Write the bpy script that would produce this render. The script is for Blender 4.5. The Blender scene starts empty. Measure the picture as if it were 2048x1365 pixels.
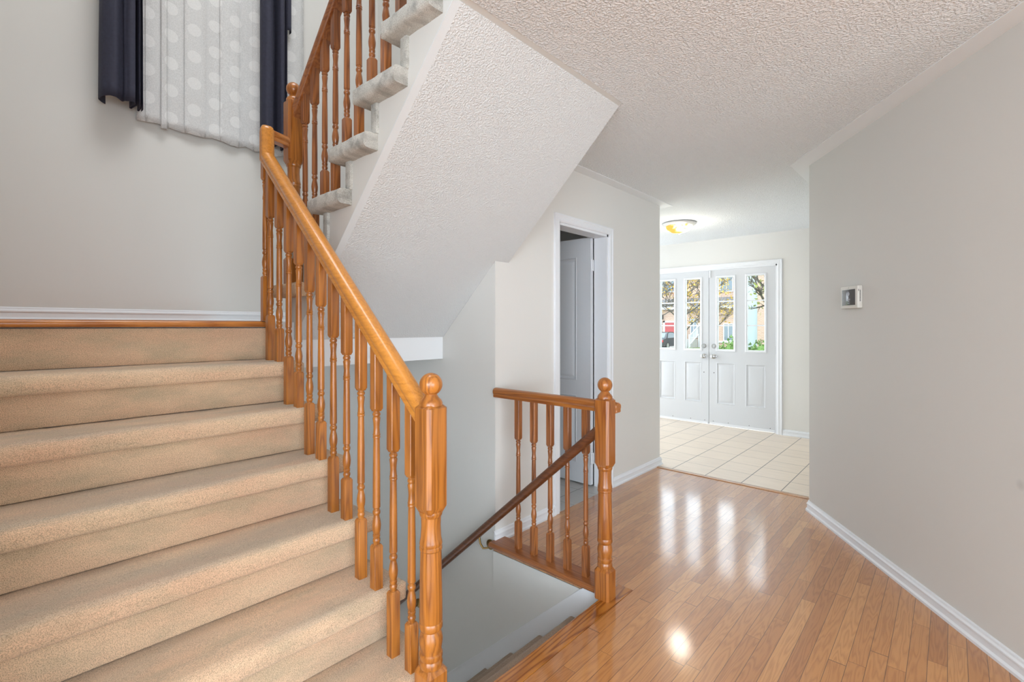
import bpy, bmesh, math, random
from mathutils import Vector, Matrix, noise
S = bpy.context.scene
COL = S.collection
random.seed(7)
R = math.radians

# ------------------------------------------------------------------ camera
EYE = 1.305
F = 965.0
cam_d = bpy.data.cameras.new('camera')
cam = bpy.data.objects.new('camera', cam_d)
COL.objects.link(cam)
cam.location = (0, 0, EYE)
cam.rotation_euler = (R(90), 0, R(-47.7))
cam_d.sensor_width = 36
cam_d.lens = F / 2048 * 36
cam_d.shift_y = -30.0 / 2048
cam_d.clip_start = 0.02
cam_d.clip_end = 400
S.camera = cam
S.view_settings.view_transform = 'Standard'
S.view_settings.look = 'None'
S.view_settings.gamma = 1
S.view_settings.exposure = -0.14
S.view_settings.use_curve_mapping = False

# ------------------------------------------------------------------ world: bright overcast sky
W_ = bpy.data.worlds.new('sky')
S.world = W_
W_.use_nodes = True
nt = W_.node_tree
nt.nodes.clear()
wo = nt.nodes.new('ShaderNodeOutputWorld')
bg = nt.nodes.new('ShaderNodeBackground')
tc = nt.nodes.new('ShaderNodeTexCoord')
nz = nt.nodes.new('ShaderNodeTexNoise')
nz.inputs['Scale'].default_value = 3.0
nz.inputs['Detail'].default_value = 4
rp = nt.nodes.new('ShaderNodeValToRGB')
rp.color_ramp.elements[0].position = .35
rp.color_ramp.elements[0].color = (.72, .85, 1, 1)
rp.color_ramp.elements[1].position = .65
rp.color_ramp.elements[1].color = (.92, .97, 1, 1)
nt.links.new(tc.outputs['Generated'], nz.inputs['Vector'])
nt.links.new(nz.outputs['Fac'], rp.inputs['Fac'])
nt.links.new(rp.outputs['Color'], bg.inputs['Color'])
bg.inputs['Strength'].default_value = 5.5
nt.links.new(bg.outputs['Background'], wo.inputs['Surface'])


def area(name, loc, target, sx, sy, power, color=(1, 1, 1)):
    l = bpy.data.lights.new(name, 'AREA')
    l.shape = 'RECTANGLE'
    l.size = sx
    l.size_y = sy
    l.energy = power
    l.color = color
    o = bpy.data.objects.new(name, l)
    COL.objects.link(o)
    o.location = loc
    d = Vector(target) - Vector(loc)
    o.rotation_euler = d.to_track_quat('-Z', 'Y').to_euler()
    return o


# daylight through the windows of the room behind, and unseen fill lights added for stairwell, hall and foyer
area('daylight_rear_window', (-1.7, -5.2, 1.2), (0.4, 2, 1.2), 4.0, 2.1, 134, (.775, .905, 1))
area('daylight_side_window', (-4.2, -1.6, 1.5), (2, 0.2, 1.3), 3.6, 2.1, 210, (.775, .905, 1))
area('unseen_stairwell_fill', (0.9, 1.7, 4.95), (0.9, 1.9, 0), 1.4, 1.4, 58, (.95, .975, 1))  # unseen lamp added overhead to brighten the stairwell walls
area('room_behind_fill', (-1.2, -1.6, 2.38), (-1.2, -1.6, 0), 1.2, 1.2, 64, (.79, .91, 1))  # added fill behind the camera, lifts treads, risers and walls
area('foyer_side_fill', (5.4, 4.75, 1.3), (5.3, 1.0, 1.1), 1.6, 2.0, 5.5, (.90, .96, 1))  # fill light added beyond the unseen end of the foyer


# ------------------------------------------------------------------ materials
class NT:
    def __init__(s, name):
        s.m = bpy.data.materials.new(name)
        s.m.use_nodes = True
        s.t = s.m.node_tree
        s.t.nodes.clear()
        s.out = s.t.nodes.new('ShaderNodeOutputMaterial')

    def n(s, typ, **kw):
        nd = s.t.nodes.new(typ)
        for k, v in kw.items():
            if k in nd.inputs:
                nd.inputs[k].default_value = v
            else:
                setattr(nd, k, v)
        return nd

    def l(s, a, b):
        s.t.links.new(a, b)

    def math(s, op, a, b=None, c=None):
        nd = s.t.nodes.new('ShaderNodeMath')
        nd.operation = op
        for i, v in enumerate((a, b, c)):
            if v is None:
                continue
            if isinstance(v, (int, float)):
                nd.inputs[i].default_value = v
            else:
                s.l(v, nd.inputs[i])
        return nd.outputs[0]

    def ramp(s, fac, stops):
        nd = s.t.nodes.new('ShaderNodeValToRGB')
        e = nd.color_ramp.elements
        while len(e) < len(stops):
            e.new(0.5)
        for i, (p, c) in enumerate(stops):
            e[i].position = p
            e[i].color = (*c, 1)
        s.l(fac, nd.inputs['Fac'])
        return nd.outputs['Color']

    def mix(s, fac, a, b, blend='MIX'):
        nd = s.t.nodes.new('ShaderNodeMix')
        nd.data_type = 'RGBA'
        nd.blend_type = blend
        for sock, v in ((nd.inputs[0], fac), (nd.inputs[6], a), (nd.inputs[7], b)):
            if isinstance(v, (int, float)):
                sock.default_value = v
            elif isinstance(v, tuple):
                sock.default_value = (*v, 1)
            else:
                s.l(v, sock)
        return nd.outputs[2]

    def bsdf(s, color, rough=.5, **kw):
        b = s.t.nodes.new('ShaderNodeBsdfPrincipled')
        if isinstance(color, tuple):
            b.inputs['Base Color'].default_value = (*color, 1)
        else:
            s.l(color, b.inputs['Base Color'])
        if isinstance(rough, (int, float)):
            b.inputs['Roughness'].default_value = rough
        else:
            s.l(rough, b.inputs['Roughness'])
        for k, v in kw.items():
            b.inputs[k].default_value = v
        s.l(b.outputs[0], s.out.inputs['Surface'])
        return b

    def bump(s, b, h, strength=.3, dist=.002):
        nd = s.t.nodes.new('ShaderNodeBump')
        nd.inputs['Strength'].default_value = strength
        nd.inputs['Distance'].default_value = dist
        s.l(h, nd.inputs['Height'])
        s.l(nd.outputs[0], b.inputs['Normal'])

    def obj(s):
        return s.n('ShaderNodeTexCoord').outputs['Object']

    def noise(s, vec, scale, detail=3, rough=.5, dist=0):
        nd = s.n('ShaderNodeTexNoise', Scale=scale, Detail=detail, Roughness=rough, Distortion=dist)
        s.l(vec, nd.inputs['Vector'])
        return nd.outputs['Fac']

    def mapping(s, vec, scale=(1, 1, 1), loc=(0, 0, 0)):
        nd = s.n('ShaderNodeMapping')
        nd.inputs['Scale'].default_value = scale
        nd.inputs['Location'].default_value = loc
        s.l(vec, nd.inputs['Vector'])
        return nd.outputs[0]


def m_paint(name, col, rough=.6, var=.03, bump=.08, bscale=220, dist=.001, stain=None):
    k = NT(name)
    o = k.obj()
    f = k.noise(o, 1.3, 2)
    c = k.mix(f, tuple(x * (1 - var) for x in col), tuple(min(1, x * (1 + var)) for x in col))
    if stain:
        g = k.n('ShaderNodeVectorMath', operation='DISTANCE')
        k.l(o, g.inputs[0])
        g.inputs[1].default_value = stain
        mr = k.n('ShaderNodeMapRange')
        mr.inputs[1].default_value = .008
        mr.inputs[2].default_value = .026
        mr.inputs[3].default_value = .3
        mr.inputs[4].default_value = 0
        k.l(g.outputs['Value'], mr.inputs[0])
        c = k.mix(mr.outputs[0], c, (.30, .29, .28))
    b = k.bsdf(c, rough)
    k.bump(b, k.noise(o, bscale, 3), bump, dist)
    return k.m


def m_popcorn(name, col, scale=105, strength=.8, dist=.006):
    k = NT(name)
    o = k.obj()
    b = k.bsdf(col, .85)
    h = k.noise(o, scale, 2, .45)
    h2 = k.ramp(h, [(.42, (0, 0, 0)), (.66, (1, 1, 1))])
    k.bump(b, h2, strength, dist)
    return k.m


def m_wood(name, dark, light, axis='z', rough=.30, coat=.28, freq=9.0, contrast=1.0):
    """stained oak: fine pores and cathedral figure running along one local axis"""
    k = NT(name)
    o = k.obj()
    oi = k.n('ShaderNodeObjectInfo')
    off = k.n('ShaderNodeVectorMath', operation='SCALE')
    cmb = k.n('ShaderNodeCombineXYZ', X=7.3, Y=3.1, Z=11.7)
    k.l(cmb.outputs[0], off.inputs[0])
    k.l(oi.outputs['Random'], off.inputs['Scale'])
    ad = k.n('ShaderNodeVectorMath', operation='ADD')
    k.l(o, ad.inputs[0])
    k.l(off.outputs[0], ad.inputs[1])
    v = ad.outputs[0]
    st = {'x': (1.2, 16, 16), 'y': (16, 1.2, 16), 'z': (16, 16, 1.2)}[axis]
    fine = {'x': (6, 420, 420), 'y': (420, 6, 420), 'z': (420, 420, 6)}[axis]
    n1 = k.noise(k.mapping(v, st), 1.0, 2, .4)
    fr = k.math('FRACT', k.math('MULTIPLY', n1, freq))
    tri = k.math('ABSOLUTE', k.math('SUBTRACT', fr, .5))
    fig = k.math('MULTIPLY', tri, 2.0)
    n2 = k.noise(k.mapping(v, fine), 1.0, 2, .6)
    n3 = k.math('ADD', k.math('MULTIPLY', n2, .55), k.math('MULTIPLY', k.noise(k.mapping(v, tuple(q * .3 for q in fine)), 1.0, 2, .5), .45))
    f = k.math('ADD', k.math('MULTIPLY', fig, .30 * contrast), k.math('MULTIPLY', n3, 1.0 - .30 * contrast))
    c = k.ramp(f, [(.28, dark), (.42, tuple(.45 * a_ + .55 * b_ for a_, b_ in zip(dark, light))), (.62, light)])
    hue = k.mix(k.math('MULTIPLY', oi.outputs['Random'], .35), c, tuple(x * .78 for x in dark))
    b = k.bsdf(hue, rough)
    b.inputs['Coat Weight'].default_value = coat
    b.inputs['Coat Roughness'].default_value = .12
    k.bump(b, n2, .08, .0006)
    return k.m


def m_floor():
    k = NT('oak_floor_boards')
    o = k.obj()
    sp = k.n('ShaderNodeSeparateXYZ')
    k.l(o, sp.inputs[0])
    x, y = sp.outputs[0], sp.outputs[1]
    BW, BL = .0575, .62
    yr = k.math('DIVIDE', k.math('SUBTRACT', y, 1.16), BW)
    row = k.math('FLOOR', yr)
    fy = k.math('FRACT', yr)
    wn = k.n('ShaderNodeTexWhiteNoise', noise_dimensions='1D')
    k.l(row, wn.inputs['W'])
    xs = k.math('DIVIDE', k.math('ADD', x, k.math('MULTIPLY', wn.outputs['Value'], 4.0)), BL)
    jit = k.math('ADD', xs, k.math('MULTIPLY', k.math('SINE', k.math('MULTIPLY', xs, 2.3)), .22))
    seg = k.math('FLOOR', jit)
    fx = k.math('FRACT', jit)
    cb = k.n('ShaderNodeCombineXYZ')
    k.l(row, cb.inputs[0])
    k.l(seg, cb.inputs[1])
    wn2 = k.n('ShaderNodeTexWhiteNoise', noise_dimensions='3D')
    k.l(cb.outputs[0], wn2.inputs['Vector'])
    rnd = wn2.outputs['Value']
    off = k.n('ShaderNodeCombineXYZ')
    k.l(k.math('MULTIPLY', rnd, 37.0), off.inputs[0])
    k.l(k.math('MULTIPLY', rnd, 91.0), off.inputs[1])
    ad = k.n('ShaderNodeVectorMath', operation='ADD')
    k.l(o, ad.inputs[0])
    k.l(off.outputs[0], ad.inputs[1])
    v = ad.outputs[0]
    n1 = k.noise(k.mapping(v, (2.2, 22, 1)), 1.0, 2, .4)
    fig = k.math('MULTIPLY', k.math('ABSOLUTE', k.math('SUBTRACT', k.math('FRACT', k.math('MULTIPLY', n1, 10)), .5)), 2)
    n2 = k.noise(k.mapping(v, (14, 420, 1)), 1.0, 3, .6)
    grain = k.math('ADD', k.math('MULTIPLY', fig, .42), k.math('MULTIPLY', n2, .62))
    base = k.ramp(rnd, [(0, (.45, .180, .050)), (.35, (.535, .230, .068)), (.7, (.58, .260, .080)), (1, (.64, .305, .10))])
    gc = k.ramp(grain, [(.25, (.78, .71, .64)), (.62, (1, 1, 1))])
    c = k.mix(1.0, base, gc, 'MULTIPLY')
    gy = k.math('MINIMUM', fy, k.math('SUBTRACT', 1, fy))
    gx = k.math('MINIMUM', fx, k.math('SUBTRACT', 1, fx))
    gap = k.math('MAXIMUM', k.math('LESS_THAN', gy, .018), k.math('LESS_THAN', gx, .0018))
    c = k.mix(k.math('MULTIPLY', gap, .8), c, (.10, .04, .015))
    b = k.bsdf(c, .3)
    b.inputs['Coat Weight'].default_value = 1.0
    b.inputs['Coat IOR'].default_value = 1.52
    b.inputs['Coat Roughness'].default_value = .09
    warp = k.noise(k.mapping(o, (2.0, 9, 1)), 1.0, 2)
    h = k.math('SUBTRACT', k.math('ADD', k.math('MULTIPLY', n2, .10), k.math('MULTIPLY', warp, .45)), k.math('MULTIPLY', gap, .5))
    k.bump(b, h, .28, .002)
    bn = [n for n in k.t.nodes if n.type == 'BUMP'][0]
    k.l(bn.outputs[0], b.inputs['Coat Normal'])
    return k.m


def m_tile(name, size, col, grout, streak=1.0, x0=4.25, y0=.993):
    k = NT(name)
    o = k.obj()
    sp = k.n('ShaderNodeSeparateXYZ')
    k.l(o, sp.inputs[0])
    tx = k.math('DIVIDE', k.math('SUBTRACT', sp.outputs[0], x0), size)
    ty = k.math('DIVIDE', k.math('SUBTRACT', sp.outputs[1], y0), size)
    fx, fy = k.math('FRACT', tx), k.math('FRACT', ty)
    gx = k.math('MINIMUM', fx, k.math('SUBTRACT', 1, fx))
    gy = k.math('MINIMUM', fy, k.math('SUBTRACT', 1, fy))
    g = k.math('LESS_THAN', k.math('MINIMUM', k.math('MULTIPLY', gx, 1.7), gy), .0115)
    cb = k.n('ShaderNodeCombineXYZ')
    k.l(k.math('FLOOR', tx), cb.inputs[0])
    k.l(k.math('FLOOR', ty), cb.inputs[1])
    wn = k.n('ShaderNodeTexWhiteNoise', noise_dimensions='3D')
    k.l(cb.outputs[0], wn.inputs['Vector'])
    n = k.noise(k.mapping(o, (38, 4, 1)), 1.0, 4, .6)
    f = k.math('ADD', k.math('MULTIPLY', n, .8 * streak), k.math('MULTIPLY', wn.outputs['Value'], .2))
    c = k.ramp(f, [(.25, tuple(x * .86 for x in col)), (.7, col)])
    c = k.mix(g, c, grout)
    b = k.bsdf(c, .35)
    k.bump(b, k.math('SUBTRACT', 1, g), .3, .001)
    return k.m


def m_carpet(name, col, col2, dirt, dirt_amt=.35, dsc=1.3, wear=0):
    k = NT(name)
    o = k.obj()
    n = k.noise(o, 420, 2, .7)
    big = k.noise(k.mapping(o, (1.6, 5, 5)), 1.5, 3, .55)
    big2 = k.noise(k.mapping(o, (2.3, 6, 6), (3, 5, 1)), dsc, 3, .6)
    c = k.ramp(big, [(.35, col2), (.62, col)])
    d = k.ramp(big2, [(.46, (0, 0, 0)), (.68, (1, 1, 1))])
    c = k.mix(k.math('MULTIPLY', d, dirt_amt), c, dirt)
    if wear:
        gn = k.n('ShaderNodeSeparateXYZ')
        k.l(k.n('ShaderNodeNewGeometry').outputs['True Normal'], gn.inputs[0])
        wn = k.noise(k.mapping(o, (1.1, 3, 3), (7, 2, 5)), 1.4, 3, .55)
        wm = k.ramp(wn, [(.34, (0, 0, 0)), (.60, (1, 1, 1))])
        up = k.ramp(gn.outputs[2], [(.55, (0, 0, 0)), (.9, (1, 1, 1))])
        c = k.mix(k.math('MULTIPLY', k.math('MULTIPLY', wm, up), wear), c, (.50, .43, .335))
    sp = k.ramp(n, [(.34, (.56, .53, .50)), (.58, (1.04, 1.04, 1.04))])
    c = k.mix(1.0, c, sp, 'MULTIPLY')
    b = k.bsdf(c, .95)
    b.inputs['Sheen Weight'].default_value = .25
    b.inputs['Sheen Roughness'].default_value = .5
    k.bump(b, k.math('ADD', n, k.math('MULTIPLY', k.noise(o, 60, 2), .6)), .8, .004)
    return k.m


def m_simple(name, col, rough=.5, metal=0.0, var=.06, scale=8, **kw):
    k = NT(name)
    o = k.obj()
    f = k.noise(o, scale, 3)
    c = k.mix(f, tuple(x * (1 - var) for x in col), tuple(min(1, x * (1 + var)) for x in col))
    k.bsdf(c, rough, Metallic=metal, **kw)
    return k.m


def m_brick(name, c1, c2, mortar):
    k = NT(name)
    o = k.obj()
    sp = k.n('ShaderNodeSeparateXYZ')
    k.l(o, sp.inputs[0])
    cb = k.n('ShaderNodeCombineXYZ')
    k.l(k.math('ADD', sp.outputs[0], sp.outputs[1]), cb.inputs[0])
    k.l(sp.outputs[2], cb.inputs[1])
    bt = k.n('ShaderNodeTexBrick', Scale=1.0)
    bt.inputs['Color1'].default_value = (*c1, 1)
    bt.inputs['Color2'].default_value = (*c2, 1)
    bt.inputs['Mortar'].default_value = (*mortar, 1)
    bt.inputs['Mortar Size'].default_value = .012
    bt.inputs['Brick Width'].default_value = .3
    bt.inputs['Row Height'].default_value = .1
    k.l(cb.outputs[0], bt.inputs['Vector'])
    k.bsdf(bt.outputs['Color'], .9)
    return k.m


def m_sheer():
    k = NT('dotted_lace')
    o = k.obj()
    sp = k.n('ShaderNodeSeparateXYZ')
    k.l(o, sp.inputs[0])
    CX, CZ = .118, .165
    cx = k.math('DIVIDE', sp.outputs[0], CX)
    col = k.math('FLOOR', cx)
    fx = k.math('MULTIPLY', k.math('SUBTRACT', k.math('FRACT', cx), .5), CX)
    cz = k.math('ADD', k.math('DIVIDE', sp.outputs[2], CZ), k.math('MULTIPLY', k.math('FLOORED_MODULO', col, 2.0), .5))
    fz = k.math('MULTIPLY', k.math('SUBTRACT', k.math('FRACT', cz), .5), CZ)
    d = k.math('SQRT', k.math('ADD', k.math('MULTIPLY', fx, fx), k.math('MULTIPLY', fz, fz)))
    dot = k.math('LESS_THAN', d, .037)
    n = k.noise(o, 150, 2, .6)
    c = k.ramp(n, [(.3, (.66, .66, .655)), (.7, (.80, .80, .795))])
    c = k.mix(k.math('MULTIPLY', dot, .45), c, (.90, .90, .89))
    df = k.n('ShaderNodeBsdfDiffuse')
    tr = k.n('ShaderNodeBsdfTranslucent')
    tp = k.n('ShaderNodeBsdfTransparent')
    k.l(c, df.inputs['Color'])
    k.l(c, tr.inputs['Color'])
    bp = k.n('ShaderNodeBump', Strength=.5, Distance=.003)
    k.l(n, bp.inputs['Height'])
    k.l(bp.outputs[0], df.inputs['Normal'])
    m1 = k.n('ShaderNodeMixShader')
    m1.inputs[0].default_value = .08
    k.l(df.outputs[0], m1.inputs[1])
    k.l(tr.outputs[0], m1.inputs[2])
    m2 = k.n('ShaderNodeMixShader')
    k.l(k.math('SUBTRACT', .035, k.math('MULTIPLY', dot, .03)), m2.inputs[0])
    k.l(m1.outputs[0], m2.inputs[1])
    k.l(tp.outputs[0], m2.inputs[2])
    k.l(m2.outputs[0], k.out.inputs['Surface'])
    return k.m


def m_glass(name='clear_glass', tint=(.97, .99, .985)):
    k = NT(name)
    tp = k.n('ShaderNodeBsdfTransparent')
    tp.inputs['Color'].default_value = (*tint, 1)
    gl = k.n('ShaderNodeBsdfGlossy', Roughness=.02)
    fr = k.n('ShaderNodeFresnel', IOR=1.45)
    m = k.n('ShaderNodeMixShader')
    k.l(fr.outputs[0], m.inputs[0])
    k.l(tp.outputs[0], m.inputs[1])
    k.l(gl.outputs[0], m.inputs[2])
    k.l(m.outputs[0], k.out.inputs['Surface'])
    return k.m


def m_lampglass():
    k = NT('alabaster_lamp_glass')
    o = k.obj()
    f = k.noise(o, 9, 2, .5, .6)
    c = k.ramp(f, [(.45, (1, .93, .70)), (.61, (1, .62, .13))])
    s = k.ramp(f, [(.45, (1, 1, 1)), (.61, (.38, .38, .38))])
    em = k.n('ShaderNodeEmission')
    k.l(c, em.inputs['Color'])
    k.l(k.math('MULTIPLY', s, 3.4), em.inputs['Strength'])
    k.l(em.outputs[0], k.out.inputs['Surface'])
    return k.m


WALL = m_paint('greige_wall_paint', (.685, .675, .645))
WALLF = m_paint('greige_wall_paint_lit', (.74, .725, .69))  # same greige paint; the stronger light on these walls is in the colour
WALLR = m_paint('greige_wall_paint_hall', (.675, .66, .625), stain=(2.595, -.184, .713))
CEIL = m_popcorn('popcorn_ceiling', (.865, .89, .905))
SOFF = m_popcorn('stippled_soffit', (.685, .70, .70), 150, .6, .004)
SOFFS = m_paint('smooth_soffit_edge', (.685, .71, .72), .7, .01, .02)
SMOOTH = m_paint('smooth_white_ceiling_paint', (.85, .88, .90), .6, .01, .02)
TRIM = m_paint('white_trim_paint', (.80, .815, .84), .35, .01, .02)
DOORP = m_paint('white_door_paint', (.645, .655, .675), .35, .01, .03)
OAK = m_wood('honey_oak', (.23, .068, .010), (.52, .186, .029), contrast=1.1)
OAKM = m_wood('amber_oak', (.23, .062, .010), (.44, .155, .028), contrast=1.3)
OAKMY = m_wood('amber_oak_along_y', (.23, .062, .010), (.44, .155, .028), 'y', contrast=1.2)
OAKX = m_wood('honey_oak_along_x', (.32, .095, .016), (.58, .22, .045), 'x')
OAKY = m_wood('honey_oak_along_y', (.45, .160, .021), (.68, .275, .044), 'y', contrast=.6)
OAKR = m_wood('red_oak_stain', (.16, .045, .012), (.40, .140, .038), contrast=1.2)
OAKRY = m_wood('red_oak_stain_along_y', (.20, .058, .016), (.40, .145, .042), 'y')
NOSE = m_wood('orange_stained_nosing', (.26, .075, .011), (.60, .23, .037), 'x', .22, .6, 8, 2.0)
HAND = m_wood('walnut_stained_rail', (.075, .022, .008), (.16, .052, .017), 'y', .35, .15)
FLOOR = m_floor()
THR = m_wood('pale_oak_threshold', (.45, .22, .11), (.66, .40, .23), 'y', .3, .5)
TILE = m_tile('cream_travertine_tile', .297, (.88, .755, .625), (.20, .17, .145), 1.3)
TILEP = m_tile('grey_bathroom_tile', .30, (.62, .61, .59), (.22, .22, .22), .5, 2.9, 2.2)
CARP = m_carpet('beige_plush_carpet', (.89, .65, .43), (.83, .555, .365), (.60, .48, .32), .65, 1.9, .62)
CARP2 = m_carpet('daylit_worn_carpet', (.70, .69, .64), (.60, .59, .54), (.16, .15, .13), .6, 2.6)  # beige carpet with the daylight's pale cast in its colour, plus real dirt
CARPB = m_carpet('basement_carpet', (.55, .42, .31), (.48, .36, .26), (.30, .24, .17), .3)
NAVY = m_simple('navy_curtain_cloth', (.030, .031, .055), .8, 0, .3, 60)
SHEER = m_sheer()
GLASS = m_glass()
CHROME = m_simple('satin_nickel', (.46, .46, .46), .28, 1.0, .1)
BRASS = m_simple('antique_brass', (.30, .19, .07), .35, 1.0, .2)
DARKM = m_simple('dark_bronze', (.05, .045, .04), .45, .6, .2)
LAMPG = m_lampglass()
PAN = m_simple('brushed_white_pan', (.55, .55, .55), .4, .3)
PLAST = m_simple('ivory_plastic', (.70, .68, .63), .4, 0, .02)
BLACK = m_simple('black_gap', (.015, .015, .015), .6)


def m_screen():
    k = NT('dark_display')
    o = k.obj()
    f = k.noise(o, 14, 2)
    c = k.mix(f, (.055, .052, .055), (.085, .082, .085))
    k.bsdf(c, .12)
    return k.m


SCREEN = m_screen()
ICON = m_simple('pale_display_mark', (.42, .42, .46), .4)

# ------------------------------------------------------------------ mesh helpers


class MB:
    def __init__(s):
        s.b = bmesh.new()
        s.mats = []

    def face(s, pts, mi=0):
        try:
            f = s.b.faces.new([s.b.verts.new(p) for p in pts])
            f.material_index = mi
            return f
        except ValueError:
            return None

    def box(s, x0, x1, y0, y1, z0, z1, mi=0, bev=0.0):
        vs = [s.b.verts.new((x, y, z)) for z in (z0, z1) for y in (y0, y1) for x in (x0, x1)]
        fs = []
        for q in ((0, 2, 3, 1), (4, 5, 7, 6), (0, 1, 5, 4), (2, 6, 7, 3), (0, 4, 6, 2), (1, 3, 7, 5)):
            f = s.b.faces.new([vs[i] for i in q])
            f.material_index = mi
            fs.append(f)
        if bev > 0:
            es = list({e for f in fs for e in f.edges})
            bmesh.ops.bevel(s.b, geom=es, offset=bev, segments=2, affect='EDGES', profile=.5)
        return s

    def prism(s, poly, a0, a1, plane='yz', mi=0, caps=(None, None), side_mi=None):
        """extrude a 2-D polygon; plane yz along x, xy along z, xz along y"""
        def P(p, a):
            return {'yz': (a, p[0], p[1]), 'xy': (p[0], p[1], a), 'xz': (p[0], a, p[1])}[plane]
        v0 = [s.b.verts.new(P(p, a0)) for p in poly]
        v1 = [s.b.verts.new(P(p, a1)) for p in poly]
        n = len(poly)
        for vs, rev, m in ((v0, True, caps[0]), (v1, False, caps[1])):
            f = s.b.faces.new(vs[::-1] if rev else vs)
            f.material_index = mi if m is None else m
        for i in range(n):
            j = (i + 1) % n
            f = s.b.faces.new((v0[i], v0[j], v1[j], v1[i]))
            f.material_index = mi if side_mi is None else side_mi.get(i, mi)
        return s

    def lathe(s, prof, c=(0, 0, 0), seg=20, axis='z', mi=0):
        rings = []
        for (z, r) in prof:
            ring = []
            for i in range(seg):
                a = 2 * math.pi * i / seg
                u, v = r * math.cos(a), r * math.sin(a)
                p = {'z': (u, v, z), 'x': (z, u, v), 'y': (u, z, v)}[axis]
                ring.append(s.b.verts.new((p[0] + c[0], p[1] + c[1], p[2] + c[2])))
            rings.append(ring)
        for a, b in zip(rings, rings[1:]):
            for i in range(seg):
                j = (i + 1) % seg
                s.b.faces.new((a[i], a[j], b[j], b[i])).material_index = mi
        s.b.faces.new(rings[0][::-1]).material_index = mi
        s.b.faces.new(rings[-1]).material_index = mi
        return s

    def sweep(s, prof, frames, mi=0, closed=True):
        """prof: 2-D points; frames: list of (origin, right, up[, scale])"""
        rings = []
        for fr in frames:
            o, r, u = Vector(fr[0]), Vector(fr[1]), Vector(fr[2])
            k = fr[3] if len(fr) > 3 else 1
            rings.append([s.b.verts.new(o + r * (p[0] * k) + u * (p[1] * k)) for p in prof])
        n = len(prof)
        for a, b in zip(rings, rings[1:]):
            for i in range(n if closed else n - 1):
                j = (i + 1) % n
                s.b.faces.new((a[i], a[j], b[j], b[i])).material_index = mi
        if closed:
            s.b.faces.new(rings[0][::-1]).material_index = mi
            s.b.faces.new(rings[-1]).material_index = mi
        return s

    def tube(s, pts, rad, seg=8, mi=0):
        pts = [Vector(p) for p in pts]
        rs = rad if isinstance(rad, (list, tuple)) else [rad] * len(pts)
        fr = []
        ref = Vector((0, 0, 1))
        for i, p in enumerate(pts):
            d = (pts[min(i + 1, len(pts) - 1)] - pts[max(i - 1, 0)]).normalized()
            if abs(d.dot(ref)) > .95:
                ref = Vector((1, 0, 0)) if abs(d.x) < .9 else Vector((0, 1, 0))
            r = d.cross(ref).normalized()
            u = r.cross(d).normalized()
            ref = u
            fr.append((p, r, u, rs[i]))
        prof = [(math.cos(2 * math.pi * i / seg), math.sin(2 * math.pi * i / seg)) for i in range(seg)]
        return s.sweep(prof, fr, mi)

    def loops(s, rects, cap=True, mi=0, P=None):
        """nested rectangles [(u0,u1,v0,v1,w)] joined by sloping quads"""
        rings = []
        for (u0, u1, v0, v1, w) in rects:
            rings.append([s.b.verts.new(P(*q)) for q in ((u0, v0, w), (u1, v0, w), (u1, v1, w), (u0, v1, w))])
        for a, b in zip(rings, rings[1:]):
            for i in range(4):
                j = (i + 1) % 4
                s.b.faces.new((a[i], a[j], b[j], b[i])).material_index = mi
        if cap:
            s.b.faces.new(rings[-1]).material_index = mi
        return s

    def build(s, name, mats, parent=None, loc=None, smooth=.6, recalc=True):
        if recalc:
            bmesh.ops.recalc_face_normals(s.b, faces=s.b.faces[:])
        me = bpy.data.meshes.new(name)
        s.b.to_mesh(me)
        s.b.free()
        for m in (mats if isinstance(mats, (list, tuple)) else [mats]):
            me.materials.append(m)
        if smooth:
            for p in me.polygons:
                p.use_smooth = True
            me.set_sharp_from_angle(angle=smooth)
        o = bpy.data.objects.new(name, me)
        COL.objects.link(o)
        if parent:
            o.parent = parent
        if loc:
            o.location = loc
        return o


def tag(o, label, cat, group=None, kind=None):
    o['label'] = label
    o['category'] = cat
    if group:
        o['group'] = group
    if kind:
        o['kind'] = kind
    return o


def thing(name, label, cat, loc=(0, 0, 0), rz=0, group=None):
    o = bpy.data.objects.new(name, None)
    COL.objects.link(o)
    o.location = loc
    o.rotation_euler = (0, 0, rz)
    o.empty_display_size = .1
    return tag(o, label, cat, group)


def struct(mb, name, mats, label, cat, **kw):
    return tag(mb.build(name, mats, **kw), label, cat, kind='structure')


def copy_part(src, parent, loc):
    c = src.copy()
    COL.objects.link(c)
    c.parent = parent
    c.location = loc
    return c


# ------------------------------------------------------------------ layout numbers
H = 2.44
WB = 3.50            # stairwell back wall
PW = 2.03            # wall with the powder room door
XW = 2.08            # right side of the stairwell
XC = 4.30            # corner where the hall opens to the foyer
XT = 4.22            # wood / tile joint
XD = 6.45            # wall of the front doors
C0 = Vector((3.93, .74, 0))                 # end of the angled hall wall
TD = Vector((-.819, -.574, 0)).normalized()  # along that wall towards the camera
ND = Vector((-.574, .819, 0)).normalized()   # its face
UP = 5.1
RISE = .19
GO = .2072
N1 = 1.256           # nose of the first step
LX0, LX1 = -.12, 1.05
LAND = 1.33

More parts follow.
